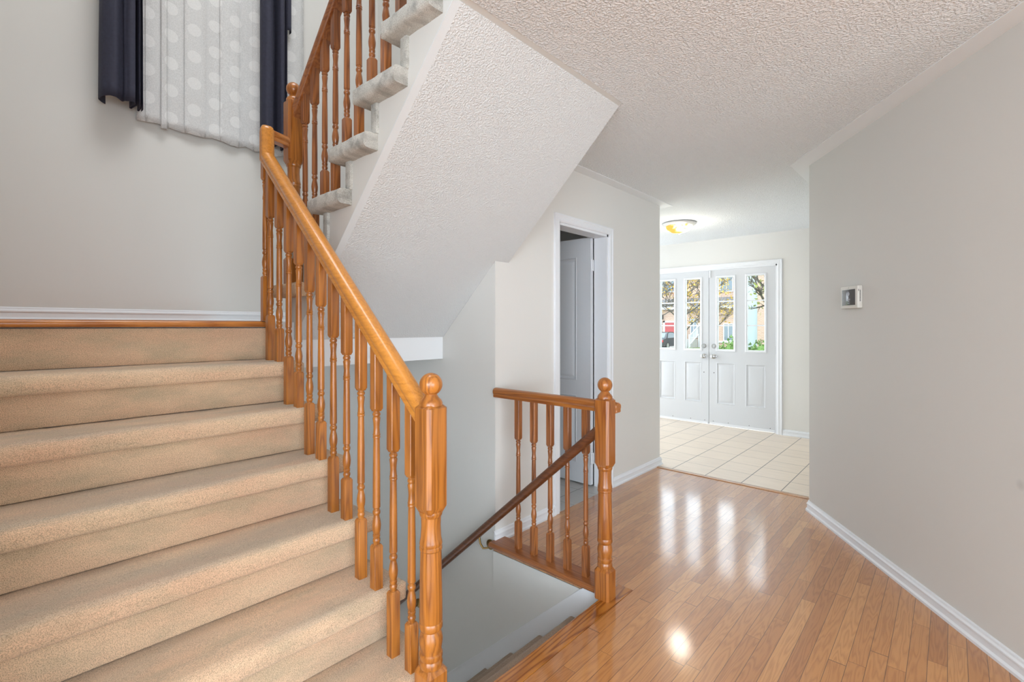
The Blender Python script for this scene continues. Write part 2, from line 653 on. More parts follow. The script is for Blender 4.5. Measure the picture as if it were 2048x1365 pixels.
# ------------------------------------------------------------------ shell
b = MB()
b.box(-4.2, XT, -5.2, 1.16, -.04, 0)
b.box(2.065, XT, 1.16, PW + .0, -.04, 0)
b.box(-4.2, .99, 1.16, 1.30, -.04, 0)
struct(b, 'floor', FLOOR, 'glossy oak strip floor of the hall', 'floor')
b = MB()
b.box(XT, XD + .2, .74, 4.4, -.04, .001)
struct(b, 'floor_foyer', TILE, 'cream square tile floor inside the front doors', 'floor')
b = MB()
b.box(XW + .12, XC - .12, PW, 3.7, -.04, .001)
struct(b, 'floor_powder', TILEP, 'grey tile floor behind the open white door', 'floor')
b = MB()
b.box(XT - .03, XT + .012, .80, PW - .005, 0, .006, 0, .002)
struct(b, 'trim_threshold', THR, 'thin wooden threshold strip between oak floor and tile', 'trim')

b = MB()
b.box(-4.2, XD + .2, -5.2, 1.236, H, H + .2)
b.box(2.20, XD + .2, 1.236, 4.4, H, H + .2)
struct(b, 'ceiling', CEIL, 'white popcorn ceiling over hall and foyer', 'ceiling')
b = MB()
b.box(-.3, 2.4, -1.2, WB + .1, UP, UP + .1)
struct(b, 'ceiling_upper', SMOOTH, 'ceiling high above the stairwell', 'ceiling')
# smooth border strips on the ceiling
b = MB()
b.box(XW, XC + .09, PW - .09, PW, H - .003, H)
b.box(XC, XC + .09, PW, PW + .6, H - .003, H)
struct(b, 'trim_ceiling_left', SMOOTH, 'smooth painted border on the ceiling above the powder room wall', 'trim')
b = MB()
q = C0 + TD * 2.05
bw = .085
p = [C0, q, q + ND * bw, C0 + ND * bw * 1.0 - TD * .0 + Vector((-.045, .03, 0)), Vector((5.6, .74 + bw, 0)), Vector((5.6, .74, 0))]
b.prism([(v.x, v.y) for v in p], H - .003, H, 'xy')
struct(b, 'trim_ceiling_right', SMOOTH, 'smooth painted border on the ceiling along the angled hall wall', 'trim')

# back wall of the stairwell, with its high window opening
WX0, WX1, WZ0, WZ1 = .62, 1.36, 2.72, 3.95
b = MB()
b.box(-.24, WX0, WB, WB + .14, -2.7, UP)
b.box(WX1, 2.34, WB, WB + .14, -2.7, UP)
b.box(WX0, WX1, WB, WB + .14, -2.7, WZ0)
b.box(WX0, WX1, WB, WB + .14, WZ1, UP)
struct(b, 'wall_back', WALL, 'greige wall at the back of the stair landing under the curtains', 'wall')
b = MB()
b.box(-.24, LX0, 1.02, WB, -2.7, UP)
struct(b, 'wall_left', WALL, 'wall on the left of the carpeted stairs', 'wall')
# right side of the stairwell, over and under the floor
b = MB()
sf_ = lambda y: 1.235 + .955 * (2.52 - y) - .006
b.prism([(PW, -2.7), (WB, -2.7), (WB, 1.084), (2.52, 1.084), (2.519, sf_(2.52)), (PW, sf_(PW))], XW, 2.20)
b.box(2.0605, 2.19, 1.20, PW, -2.7, -.042)
b.box(2.201, 2.34, PW + .12, WB, .9, UP)
b.box(2.201, 2.34, 1.237, PW + .12, H + .2, UP)
struct(b, 'wall_stairwell', WALL, 'wall beside the basement stairs carrying the dark handrail', 'wall')
# wall with the powder room door
DX0, DX1, DH = 2.715, 3.375, 2.035
b = MB()
b.box(2.2005, DX0, PW, PW + .12, 0, H)
b.prism([(PW - .0003, 0), (PW + .05, 0), (PW + .05, sf_(PW + .05)), (PW - .0003, sf_(PW))], XW + .002, 2.2005)
b.box(DX1, XC, PW, PW + .12, 0, H)
b.box(DX0, DX1, PW, PW + .12, DH, H)
b.box(XC - .12, XC, PW + .12, 4.4, 0, H)
struct(b, 'wall_powder', WALLF, 'brightly lit wall with the half open white door, ending at the foyer', 'wall')
b = MB()
b.box(XW + .12, XC - .12, 3.7, 3.82, 0, H)
struct(b, 'wall_powder_rear', WALL, 'rear wall inside the small room with the open door', 'wall')
# angled hall wall on the right
q = C0 + TD * 2.05
p = [C0, q, q - ND * .14, Vector((3.80, .60, 0)), Vector((XD, .60, 0)), Vector((XD, .74, 0))]
b = MB()
b.prism([(v.x, v.y) for v in p], 0, H, 'xy')
wr = struct(b, 'wall_right', WALLR, 'angled greige hall wall on the right with the wall display', 'wall')
# foyer wall with the double door opening
FY0, FY1, FH = 1.548, 3.180, 2.055
b = MB()
b.box(XD, XD + .16, .60, FY0, -.04, H)
b.box(XD, XD + .16, FY1, 4.54, -.04, H)
b.box(XD, XD + .16, FY0, FY1, FH, H)
struct(b, 'wall_foyer', WALLF, 'brightly lit foyer wall around the white double doors', 'wall')
b = MB()
b.box(XC - .12, 4.55, 4.4, 4.54, -.04, H)
b.box(6.25, XD + .16, 4.4, 4.54, -.04, H)
b.box(4.55, 6.25, 4.4, 4.54, 2.25, H)
struct(b, 'wall_foyer_left', WALLF, 'foyer end wall on the left with a wide opening added for the fill light', 'wall')  # opening made up to let the side fill reach the foyer
# room behind the camera
b = MB()
b.box(-4.2, -3.8, -5.2, -5.06, 0, H)
b.box(.4, 6.6, -5.2, -5.06, 0, H)
b.box(-3.8, .4, -5.2, -5.06, 2.25, H)
struct(b, 'wall_rear', WALL, 'rear wall of the room behind with a wide patio opening', 'wall')
b = MB()
b.box(-4.2, -4.06, -5.06, -3.4, 0, H)
b.box(-4.2, -4.06, .2, 1.3, 0, H)
b.box(-4.2, -4.06, -3.4, .2, 2.25, H)
b.box(-4.2, -.12, 1.16, 1.30, 0, H)
struct(b, 'wall_side', WALL, 'side wall of the room behind with a wide window opening', 'wall')
b = MB()
b.box(6.45, 6.6, -5.06, .6, 0, H)
struct(b, 'wall_far_side', WALL, 'far side wall of the room behind', 'wall')
b = MB()
b.box(-.3, 2.34, -1.3, -1.16, H + .2, UP)
b.box(-.3, -.24, -1.16, WB, H + .2, UP)
b.box(2.34, 2.4, -1.16, 1.236, H + .2, UP)
struct(b, 'wall_upper', WALL, 'walls of the upstairs hall', 'wall')
# basement floor
b = MB()
b.box(.9, XW, 1.2, WB, -2.8, -2.7)
struct(b, 'floor_basement', CARPB, 'basement floor at the foot of the stairs', 'floor')


# baseboards: a moulded profile swept along the wall
BBP = [(0, 0), (.022, 0), (.022, .012), (.014, .020), (.013, .043), (.0165, .047), (.0165, .053), (.010, .060), (.008, .068), (0, .072)]


def baseboard(name, label, pts, z=0.0):
    """pts: list of (point, outward direction to use there) already mitred"""
    m = MB()
    fr = [(Vector((p[0], p[1], z)), Vector((n[0], n[1], 0)), Vector((0, 0, 1))) for p, n in pts]
    m.sweep(BBP, fr)
    return struct(m, name, TRIM, label, 'baseboard', smooth=.35)


baseboard('baseboard_back', 'white baseboard at the rear of the landing above the wood nosing', [((LX0, WB), (0, -1)), ((2.19, WB), (0, -1))], LAND)
baseboard('baseboard_left', 'white baseboard between the guard railing and the open white door', [((XW - .012, PW), (0, -1)), ((DX0 - .055, PW), (0, -1))])
baseboard('baseboard_powder', 'white baseboard right of the open white door, turning the foyer corner',
          [((DX1 + .058, PW), (0, -1)), ((XC, PW), (1, -1)), ((XC, PW + 1.0), (1, 0))])
mit = (ND + Vector((0, 1, 0))).normalized() / math.cos(math.acos(max(-1, min(1, ND.dot(Vector((0, 1, 0)))))) / 2)
baseboard('baseboard_right', 'white baseboard along the angled wall on the right',
          [((C0 + TD * 2.05).to_2d(), ND.to_2d()), (C0.to_2d(), mit.to_2d()), ((XD, .74), (0, 1))])
baseboard('baseboard_foyer', 'short white baseboard right of the front doors', [((XD, .765), (-1, 0)), ((XD, FY0 - .06), (-1, 0))])

# ------------------------------------------------------------------ door casings


def casing(name, label, o, ru, rv, w, h, depth, jw=.055):
    """casing around an opening; o lower corner, ru along the wall, rv out of the wall"""
    m = MB()
    prof = [(0, 0), (0, .010), (.010, .016), (.038, .013), (.046, .018), (jw, .016), (jw, 0)]
    ru, rv = Vector(ru), Vector(rv)
    o = Vector(o)
    up = Vector((0, 0, 1))
    fr = [(o, -ru, rv), (o + up * h, -ru + up, rv), (o + ru * w + up * h, ru + up, rv), (o + ru * w, ru, rv)]
    m.sweep(prof, fr)
    # jamb lining
    for (a, c) in ((0, .018), (w - .018, w)):
        p0 = o + ru * a
        p1 = o + ru * c - rv * depth + up * h
        m.box(min(p0.x, p1.x), max(p0.x, p1.x), min(p0.y, p1.y), max(p0.y, p1.y), 0, h)
    p0 = o + up * (h - .018)
    p1 = o + ru * w - rv * depth + up * h
    m.box(min(p0.x, p1.x), max(p0.x, p1.x), min(p0.y, p1.y), max(p0.y, p1.y), h - .018, h)
    return struct(m, name, TRIM, label, 'door frame', smooth=.35)


casing('trim_1', 'white casing around the half open white door', (DX0, PW, 0), (1, 0, 0), (0, -1, 0), DX1 - DX0, DH, .12)
casing('trim_2', 'white casing around the front double doors', (XD, FY0, 0), (0, 1, 0), (-1, 0, 0), FY1 - FY0, FH, .05)


# ------------------------------------------------------------------ doors
def leaf_mesh(w, h, t, panels, lites, P):
    m = MB()
    us = sorted({0, w} | {v for r in panels + lites for v in r[:2]})
    vs = sorted({0, h} | {v for r in panels + lites for v in r[2:]})

    def box(u0, u1, v0, v1, w0, w1):
        a, c = Vector(P(u0, v0, w0)), Vector(P(u1, v1, w1))
        m.box(min(a.x, c.x), max(a.x, c.x), min(a.y, c.y), max(a.y, c.y), min(a.z, c.z), max(a.z, c.z))
    for u0, u1 in zip(us, us[1:]):
        for v0, v1 in zip(vs, vs[1:]):
            cu, cv = (u0 + u1) / 2, (v0 + v1) / 2
            inside = lambda r: r[0] < cu < r[1] and r[2] < cv < r[3]
            if any(inside(r) for r in lites):
                continue
            if any(inside(r) for r in panels):
                box(u0, u1, v0, v1, -t, -.014)
                continue
            box(u0, u1, v0, v1, -t, 0)
    for (u0, u1, v0, v1) in panels:
        q = lambda i, d: (u0 + i, u1 - i, v0 + i, v1 - i, d)
        m.loops([q(0, 0), q(.008, .003), q(.018, -.008), q(.028, -.009), q(.050, -.001), q(.055, 0)], True, 0, P)
    return m


def front_leaf(name, label, hinge_y, sgn):
    """leaf in the plane x = XD facing -x; u runs from the hinge towards the meeting edge"""
    w, h, t = .792, 2.026, .045
    P = lambda u, v, d: (-d, sgn * u, v)
    panels = [(.105, .340, .275, .815), (.465, .700, .275, .815)]
    lites = [(.120, .325, .985, 1.925), (.480, .685, .985, 1.925)]
    o = leaf_mesh(w, h, t, panels, lites, P).build(name, DOORP, None, (XD + .012, hinge_y, .012), smooth=.3)
    tag(o, label, 'door', kind='structure')
    for (u0, u1, v0, v1) in lites:
        m = MB()
        q = lambda i, d: (u0 + i, u1 - i, v0 + i, v1 - i, d)
        m.loops([q(-.022, 0), q(-.020, .009), q(-.008, .013), q(.004, .006), q(.006, -.02)], False, 0, P)
        for k in (1, 2):
            vz = v0 + (v1 - v0) * k / 3
            a, c = Vector(P(u0, vz - .008, -.014)), Vector(P(u1, vz + .008, .000))
            m.box(min(a.x, c.x), max(a.x, c.x), min(a.y, c.y), max(a.y, c.y), a.z, c.z)
        fo = m.build('lite_frame', TRIM, o, smooth=.3)
        g = MB()
        a, c = Vector(P(u0, v0, -.026)), Vector(P(u1, v1, -.020))
        g.box(min(a.x, c.x), max(a.x, c.x), min(a.y, c.y), max(a.y, c.y), a.z, c.z)
        g.build('pane', GLASS, fo)
    uk = w - .062
    k = MB().lathe([(0, .031), (.006, .031), (.008, .026), (.018, .012), (.022, .012), (.028, .024), (.036, .031), (.046, .030), (.053, .020), (.055, .004)], axis='x', seg=18)
    k.b.transform(Matrix.Translation(P(uk, .895, 0)) @ Matrix.Scale(-1, 4, (1, 0, 0)))
    k.build('door_knob', CHROME, o)
    d = MB().lathe([(0, .030), (.010, .030), (.016, .025), (.018, .010), (.018, .004)], axis='x', seg=18)
    d.box(.018, .034, -.006, .006, -.02, .02)
    d.b.transform(Matrix.Translation(P(uk, 1.030, 0)) @ Matrix.Scale(-1, 4, (1, 0, 0)))
    d.build('deadbolt', CHROME, o)
    v = MB().lathe([(0, .006), (.003, .006), (.004, .003)], axis='x', seg=10)
    v.b.transform(Matrix.Translation(P(uk, .68, 0)) @ Matrix.Scale(-1, 4, (1, 0, 0)))
    v.build('bolt_cap', DARKM, o)
    s_ = MB()
    a, c = Vector(P(.01, .0, 0)), Vector(P(w - .01, .028, .006))
    s_.box(min(a.x, c.x), max(a.x, c.x), min(a.y, c.y), max(a.y, c.y), a.z, c.z)
    sw = s_.build('door_sweep', TRIM, o)
    for u in (.06, .30, .55, .74):
        x = MB().lathe([(0, .005), (.003, .004), (.0035, .001)], axis='x', seg=8)
        x.b.transform(Matrix.Translation(P(u, .045, 0)) @ Matrix.Scale(-1, 4, (1, 0, 0)))
        x.build('screw', DARKM, sw)
    for vz in (.25, 1.0, 1.78):
        x = MB().lathe([(-.05, .007), (.05, .007)], P(-.006, vz, .004), 10)
        x.build('hinge', CHROME, o)
    return o


dl = front_leaf('door_1', 'left leaf of the white front double doors, partly hidden by the corner', 3.159, -1)
dr = front_leaf('door_2', 'right leaf of the white front double doors', 1.569, 1)
# flush bolt at the top of the meeting edge
m = MB().box(-.012, 0, .772, .791, 1.93, 2.02)
m.build('flush_bolt', TRIM, dr)
b = MB()
for (y0, y1, z0, z1) in ((FY0 + .0185, FY0 + .026, .02, FH - .018), (FY1 - .026, FY1 - .0185, .02, FH - .018), (2.352, 2.376, .02, FH - .018), (FY0 + .0185, FY1 - .0185, FH - .030, FH - .0185)):
    b.box(XD + .058, XD + .066, y0, y1, z0, z1)
struct(b, 'trim_5', BLACK, 'dark weather strip in the gaps around the front doors', 'trim')

# powder room door, swung fully open into the room, hinged on the right jamb
P2 = lambda u, v, d: (-d, u, v)
o = leaf_mesh(.625, 2.01, .035, [(.135, .49, .16, .72), (.135, .49, .84, 1.86)], [], P2).build('door_3', DOORP, None, (DX1 - .022 - .035, PW + .128, .015), smooth=.3)
tag(o, 'white panelled door standing open into the small tiled room', 'door', kind='structure')
for vz in (.22, 1.78):
    x = MB()
    x.box(-.001, .012, -.022, .001, vz - .045, vz + .045)
    x.lathe([(vz - .047, .006), (vz + .047, .006)], (0, -.006, 0), 10)
    x.build('hinge', TRIM, o)
k = MB().lathe([(0, .03), (.006, .03), (.02, .012), (.034, .024), (.05, .028), (.06, .01)], axis='x', seg=16)
k.b.transform(Matrix.Translation((0, .565, .93)) @ Matrix.Scale(-1, 4, (1, 0, 0)))
k.build('door_knob', CHROME, o)

# window behind the curtains
b = MB()
for r in ((WX0, WX0 + .04, WZ0, WZ1), (WX1 - .04, WX1, WZ0, WZ1), (WX0, WX1, WZ0, WZ0 + .04), (WX0, WX1, WZ1 - .04, WZ1), ((WX0 + WX1) / 2 - .02, (WX0 + WX1) / 2 + .02, WZ0, WZ1)):
    b.box(r[0], r[1], WB + .05, WB + .10, r[2], r[3])
w1 = struct(b, 'window_1', TRIM, 'stairwell window behind the lace curtain', 'window')
g = MB().box(WX0 + .03, WX1 - .03, WB + .072, WB + .078, WZ0 + .03, WZ1 - .03)
g.build('pane', GLASS, w1)


# ------------------------------------------------------------------ carpeted stairs
def tread_profile(n, z, depth, thick, rad, sgn=1):
    """closed outline in (y, z): n nose, sgn +1 nose faces -y"""
    pts = []
    k = max(2, int(depth / .03))
    for i in range(k):
        pts.append((depth - (depth - .02) * i / k, -thick))
    for i in range(5):
        a = math.pi / 2 * i / 4
        pts.append((.014 - .014 * math.sin(a), -thick + .014 - .014 * math.cos(a)))
    for i in range(7):
        a = math.pi / 2 * i / 6
        pts.append((rad - rad * math.cos(a), -rad + rad * math.sin(a)))
    for i in range(1, k + 1):
        pts.append((rad + (depth - rad) * i / k, 0))
    return [(n + sgn * p[0], z + p[1]) for p in pts]


def carpet_step(m, n, z, depth, thick, rad, x0, x1, rx0, rx1, zr, ry, rt, sgn=1, round_end=1, seed=0, amp=.0022, er=.03):
    prof = tread_profile(n, z, depth, thick, rad, sgn)
    xs = []
    cnt = int((x1 - x0 - er) / .03)
    if round_end == 1:
        xs = [(x0 + (x1 - er - x0) * i / cnt, 0) for i in range(cnt + 1)] + [(x1 - er + er * math.sin(math.pi / 2 * j / 5), er * (1 - math.cos(math.pi / 2 * j / 5))) for j in range(1, 6)]
    else:
        xs = [(x0 + er - er * math.sin(math.pi / 2 * j / 5), er * (1 - math.cos(math.pi / 2 * j / 5))) for j in range(5, 0, -1)] + [(x0 + er + (x1 - er - x0) * i / cnt, 0) for i in range(cnt + 1)]
    rings = []
    zb, zt = z - thick, z
    for (x, a) in xs:
        a = min(a, thick * .47)
        ring = []
        for (y, zz) in prof:
            y2 = max(y, n + a) if sgn > 0 else min(y, n - a)
            z2 = min(max(zz, zb + a), zt - a)
            dv = noise.noise(Vector((x * 9 + seed * 3.1, y * 14, zz * 14))) * amp + noise.noise(Vector((x * 60 + seed, y * 60, zz * 60))) * amp * .5
            ring.append(m.b.verts.new((x, y2 - sgn * dv * .6, z2 + dv)))
        rings.append(ring)
    np_ = len(prof)
    for a, c in zip(rings, rings[1:]):
        for i in range(np_):
            j = (i + 1) % np_
            m.b.faces.new((a[i], a[j], c[j], c[i]))
    m.b.faces.new(rings[0][::-1])
    m.b.faces.new(rings[-1])
    # riser carpet
    y0, y1 = sorted((ry, ry + sgn * rt))
    m.box(rx0, rx1, y0, y1, zr, z - thick + .006, 0, .006)


low = thing('lower_stairs', 'beige carpeted stair flight in the left foreground rising to the landing', 'stairs', (0, 0, 0))
for k in range(1, 7):
    m = MB()
    n = N1 + GO * (k - 1)
    carpet_step(m, n, RISE * k, GO + .045, .070, .036, LX0 + .002, LX1, LX0 + .002, 1.005, RISE * (k - 1) + .001, n + .034, .03, 1, 1, k)
    m.build('carpeted_step', CARP, low)
m = MB()
n7 = N1 + GO * 6
m.box(LX0 + .002, 1.005, n7 + .022, n7 + .056, RISE * 6 + .001, LAND - .034, 0, .005)
m.build('carpeted_riser', CARP, low)
m = MB()
poly = [(N1 + .05, -2.7)]
for k in range(1, 8):
    y = N1 + GO * (k - 1) + .05
    poly += [(y, RISE * (k - 1) - .01), (y, RISE * k - .075)]
poly += [(2.518, RISE * 7 - .075)]
poly = [(y + (.014 if z > -1 else 0), z) for y, z in poly]
m.prism(poly + [(2.532, 1.09), (2.52, .62), (1.62, -.28), (1.62, -2.7)], LX0 + .001, .985)
m.build('stair_carcass', WALL, low, smooth=0)

# landing
b = MB()
b.box(LX0, .985, 2.585, WB, 1.086, LAND - .006)
b.box(.986, 2.199, 2.521, WB, 1.086, LAND - .006)
struct(b, 'floor_landing', [SMOOTH], 'stair landing platform with its plain white edge over the basement stairs', 'landing', smooth=0)
b = MB()
b.box(LX0, .985, n7 + .04, WB - .024, LAND - .005, LAND)
struct(b, 'floor_landing_wood', OAKX, 'wooden top of the stair landing', 'floor')
b = MB()
pr = [(n7 - .002 + .012 - .012 * math.cos(a), LAND - .016 + .014 * math.sin(a)) for a in [(-math.pi / 2) + math.pi * i / 8 for i in range(9)]]
b.prism(pr + [(n7 + .06, LAND - .002), (n7 + .06, LAND - .030)], LX0, .985)
struct(b, 'trim_3', OAKX, 'honey oak nosing along the edge of the landing above the top riser', 'trim')

# upper flight
upst = thing('upper_stairs', 'upper flight of daylit carpeted treads climbing towards the camera above the soffit', 'stairs', (0, 0, 0))
G2 = .2065
Y1 = 2.593
for k in range(1, 8):
    m = MB()
    y = Y1 - G2 * (k - 1)
    dep = G2 + .095 if k < 7 else .12
    carpet_step(m, y + .060, LAND + RISE * k, dep, .066, .030, 1.022, 2.197, 1.076, 2.197, LAND + RISE * (k - 1), y, .042, -1, 0, 20 + k, .004, .020)
    m.build('carpeted_step', CARP2 if k > 1 else CARP, upst)
SF = lambda y: 1.235 + .955 * (2.52 - y)
body = [(2.52, SF(2.52)), (1.262, SF(1.262)), (1.236, H + .001), (1.236, 2.60)]
for k in range(7, 0, -1):
    y = Y1 - G2 * (k - 1) - .03
    body += [(y, LAND + RISE * k - .055), (y, LAND + RISE * (k - 1) - (.055 if k > 1 else .006))]
body += [(2.52, LAND - .006)]
m = MB()
m.prism(body, 1.09, 2.198, 'yz', 0)
m.build('stringer_wall', WALL, upst, smooth=0)
m = MB()
e = .034
th = .004
nv = Vector((0, -.955, -1)).normalized() * th
a0, a1 = (2.519, SF(2.519)), (1.262, SF(1.262))
def soff(x0, x1, t):
    mm = MB()
    d = Vector((0, -.955, -1)).normalized() * t
    pts = [(a0[0], a0[1]), (a1[0], a1[1]), (a1[0] + d.y, a1[1] + d.z), (a0[0], a0[1] + d.z * 1.4)]
    mm.prism(pts, x0, x1)
    return mm
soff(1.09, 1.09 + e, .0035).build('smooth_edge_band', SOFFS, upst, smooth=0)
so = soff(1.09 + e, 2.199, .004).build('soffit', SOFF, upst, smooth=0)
so['label'] = 'stippled white sloping underside'

# basement flight
base = thing('basement_stairs', 'carpeted steps descending to the basement behind the guard railing', 'stairs', (0, 0, 0))
for k in range(1, 10):
    m = MB()
    n = 1.255 + .21 * k
    carpet_step(m, n, -RISE * k, .25, .05, .025, 1.0, 2.045, 1.0, 2.045, -RISE * (k + 1), n - .02, .03, -1, 0, 50 + k, .002, .01)
    m.build('carpeted_step', CARPB, base)
m = MB()
m.box(1.0, 2.045, 1.235, 1.262, -RISE, -.03)
m.build('riser', CARPB, base)
m = MB()
sk = lambda y: -.03 - .9 * (y - 1.39)
m.prism([(1.262, sk(1.262) - .32), (1.262, -.02), (1.37, -.02), (1.39, -.03), (3.2, sk(3.2)), (3.2, sk(3.2) - .32)], 2.045, 2.0600)
m.prism([(2.031, sk(2.031) - .32), (2.031, sk(2.031)), (3.2, sk(3.2)), (3.2, sk(3.2) - .32)], 2.0601, 2.0795)
m.prism([(1.38, -.03), (1.372, -.018), (3.2, sk(3.2) + .012), (3.2, sk(3.2) - .004)], 2.040, 2.046)
so2 = m.build('skirt_board', TRIM, base, smooth=0)
so2['label'] = 'white skirt board'
# dark oak nosing at the head of the basement stairs
b = MB()
pr = [(1.235 + .013 * math.cos(a), -.0115 + .0135 * math.sin(a)) for a in [-math.pi / 2 + math.pi * i / 8 for i in range(9)]]
b.prism(pr + [(1.161, .002), (1.161, -.025)], 1.0, 2.16)
struct(b, 'trim_4', NOSE, 'orange stained oak nosing at the top of the basement stairs', 'trim')

# ------------------------------------------------------------------ railings
BAL = [(0, .0150), (.010, .0112), (.022, .0112), (.030, .0132), (.045, .0132), (.055, .0106), (.066, .0128), (.080, .0130), (.085, .0110), (.09, .0118),
       (.12, .0146), (.15, .0154), (.185, .0134), (.215, .0104), (.226, .0104), (.234, .0130), (.245, .0138), (.256, .0130), (.262, .0108), (.275, .0108),
       (.281, .0134), (.55, .0129), (.79, .0113), (.796, .0132), (.805, .0132), (.810, .0118), (.818, .0134), (.826, .0120), (.87, .0106), (.91, .0120), (.94, .0136),
       (.954, .0106), (.962, .0138), (.976, .0138), (.985, .0110), (.994, .0110), (1, .0150)]
BH = .0168
TL = .47


def block(m, z0, z1, h, ch, t0=0.0, t1=0.0):
    """square post section with chamfered edges; t0/t1 = length of the tapered shoulder"""
    def ring(z, s):
        a, c = h * s, (h - ch) * s
        return [m.b.verts.new((x, y, z)) for x, y in ((a, -c), (a, c), (c, a), (-c, a), (-a, c), (-a, -c), (-c, -a), (c, -a))]
    rs = []
    if t0:
        rs.append(ring(z0, .72))
    rs.append(ring(z0 + t0, 1))
    rs.append(ring(z1 - t1, 1))
    if t1:
        rs.append(ring(z1, .72))
    for a, c in zip(rs, rs[1:]):
        for i in range(8):
            j = (i + 1) % 8
            m.b.faces.new((a[i], a[j], c[j], c[i]))
    m.b.faces.new(rs[0][::-1])
    m.b.faces.new(rs[-1])


def baluster(base_h, total, mat, parent, loc):
    m = MB()
    block(m, 0, base_h, BH, .0022, 0, .008)
    m.lathe([(base_h - .004 + t * (TL + .008), r) for t, r in BAL], seg=16)
    block(m, base_h + TL, total, BH, .0022, .010, 0)
    return m.build('baluster', mat, parent, loc, smooth=.55)


NEW = [(0, .030), (.006, .0345), (.03, .0365), (.045, .0350), (.055, .0330), (.07, .0362), (.09, .0362), (.10, .0325), (.115, .0325), (.15, .0355), (.175, .0368), (.205, .0345), (.235, .0300),
       (.243, .0335), (.255, .0365), (.283, .0365), (.292, .0345), (.30, .0360), (.52, .0347), (.742, .0325), (.75, .0352), (.765, .0352), (.772, .0332), (.785, .0355), (.80, .0345), (.825, .0318), (.90, .0300), (.955, .0310), (.965, .0342), (.98, .0362), (.992, .0350), (1, .030)]


def newel(base_h, parent, loc, mat=None):
    """turned post with long square top block; the ball is a piece of it"""
    mat = mat or OAK
    m = MB()
    block(m, 0, base_h, .0395, .009, 0, .016)
    m.lathe([(base_h - .004 + t * .488, r) for t, r in NEW], seg=28)
    zb = base_h + .475
    block(m, zb, zb + .335, .0395, .0105, .022, .010)
    zt = zb + .335
    m.lathe([(zt - .004, .036), (zt + .006, .036), (zt + .014, .032), (zt + .022, .024), (zt + .030, .019), (zt + .036, .018)], seg=24)
    p = m.build('newel_post', mat, parent, loc, smooth=.5)
    bl = MB()
    r = .0358
    bl.lathe([(r - r * math.cos(math.pi * i / 16) - .004, max(.0008, r * math.sin(math.pi * i / 16))) for i in range(17)], seg=28)
    bl.build('ball_finial', mat, p, (0, 0, zt + .030))
    return p


# handrail section: flat underside, rounded top (right, up)
RP = [(-.024, -.028), (.024, -.028), (.026, -.020), (.024, -.010), (.030, .002), (.030, .014), (.025, .023), (.015, .029), (0, .031), (-.015, .029), (-.025, .023), (-.030, .014), (-.030, .002), (-.024, -.010), (-.026, -.020)]

# --- lower flight railing
RX = .94
SL = RISE / GO
rl = thing('stair_railing', 'honey oak railing on the lower carpeted flight, its ball-topped newel in the foreground', 'railing', (RX, 0, 0))
ZR = lambda y: 1.050 + .885 * (y - 1.256)
newel(.252, rl, (0, 1.196, 0))
protoA = protoB = None
for i in range(13):
    y = 1.296 + .1036 * i
    k = i // 2 + 1
    z = RISE * k
    if i == 12:
        y, z = 2.497, LAND
    first = i % 2 == 0
    bh = .158 if first else .222
    tot = ZR(y) - .018 - z
    if i == 12:
        baluster(.222, .80, OAK, rl, (0, y, z))
    elif first:
        protoA = baluster(bh, tot + .006, OAK, rl, (0, y, z - .004)) if protoA is None else copy_part(protoA, rl, (0, y, z - .004))
    else:
        protoB = baluster(bh, tot + .006, OAK, rl, (0, y, z - .004)) if protoB is None else copy_part(protoB, rl, (0, y, z - .004))
m = MB()
ya, yb = 1.228, 2.478
d = Vector((0, 1, .885)).normalized()
u0 = Vector((0, -d.z, d.y))
# mitre between the slope and the upright gooseneck
mt = (u0 + Vector((0, -1, 0))).normalized()
mt = mt / mt.dot(u0)
X = Vector((1, 0, 0))
zt = 2.255
fr = [((0, ya, ZR(ya)), X, u0), ((0, (ya + yb) / 2, ZR((ya + yb) / 2)), X, u0), ((0, yb, ZR(yb)), X, mt), ((0, yb, zt), X, (0, -1, 0))]
for a in (20, 40, 60, 80):
    fr.append(((0, yb + .012 * (1 - math.cos(R(a))), zt + .032 * math.sin(R(a))), X, (0, -1, 0), math.cos(R(a)) * .5 + .5 if a < 80 else .45))
m.sweep(RP, fr)
m.build('handrail', OAKY, rl, smooth=.6)
m = MB()
fr = [((.022, yb + .012, 2.248), (0, 1, 0), (0, 0, 1), .92), ((.125, yb + .05, 2.248), (0, 1, 0), (0, 0, 1), .92)]
m.sweep(RP, fr)
m.build('level_rail', OAKX, rl, smooth=.6)

# --- upper flight railing
RX2 = 1.10
ru = thing('stair_railing', 'reddish oak railing climbing the upper flight out of the top of the picture', 'railing', (RX2, 0, 0))
newel(.150, ru, (-.006, 2.535, LAND + RISE - .004))
SL2 = RISE / G2
ZR2 = lambda y: 2.385 + .93 * (2.53 - y)
pA = pB = None
for i in range(13):
    y = 2.4135 - .1034 * i
    k = 2 + i // 2
    if k > 7:
        break
    z = LAND + RISE * k
    first = i % 2 == 0
    tot = ZR2(y) - .016 - z
    if first:
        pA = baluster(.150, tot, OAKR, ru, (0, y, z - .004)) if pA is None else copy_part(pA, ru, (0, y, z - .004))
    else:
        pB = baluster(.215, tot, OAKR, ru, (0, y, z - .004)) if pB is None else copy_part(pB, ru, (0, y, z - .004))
m = MB()
d = Vector((0, -1, .93)).normalized()
u2 = Vector((0, d.z, -d.y))
m.sweep(RP, [((0, 2.515, ZR2(2.515)), X, u2), ((0, 1.9, ZR2(1.9)), X, u2), ((0, 1.25, ZR2(1.25)), X, u2)])
m.build('handrail', OAKRY, ru, smooth=.6)

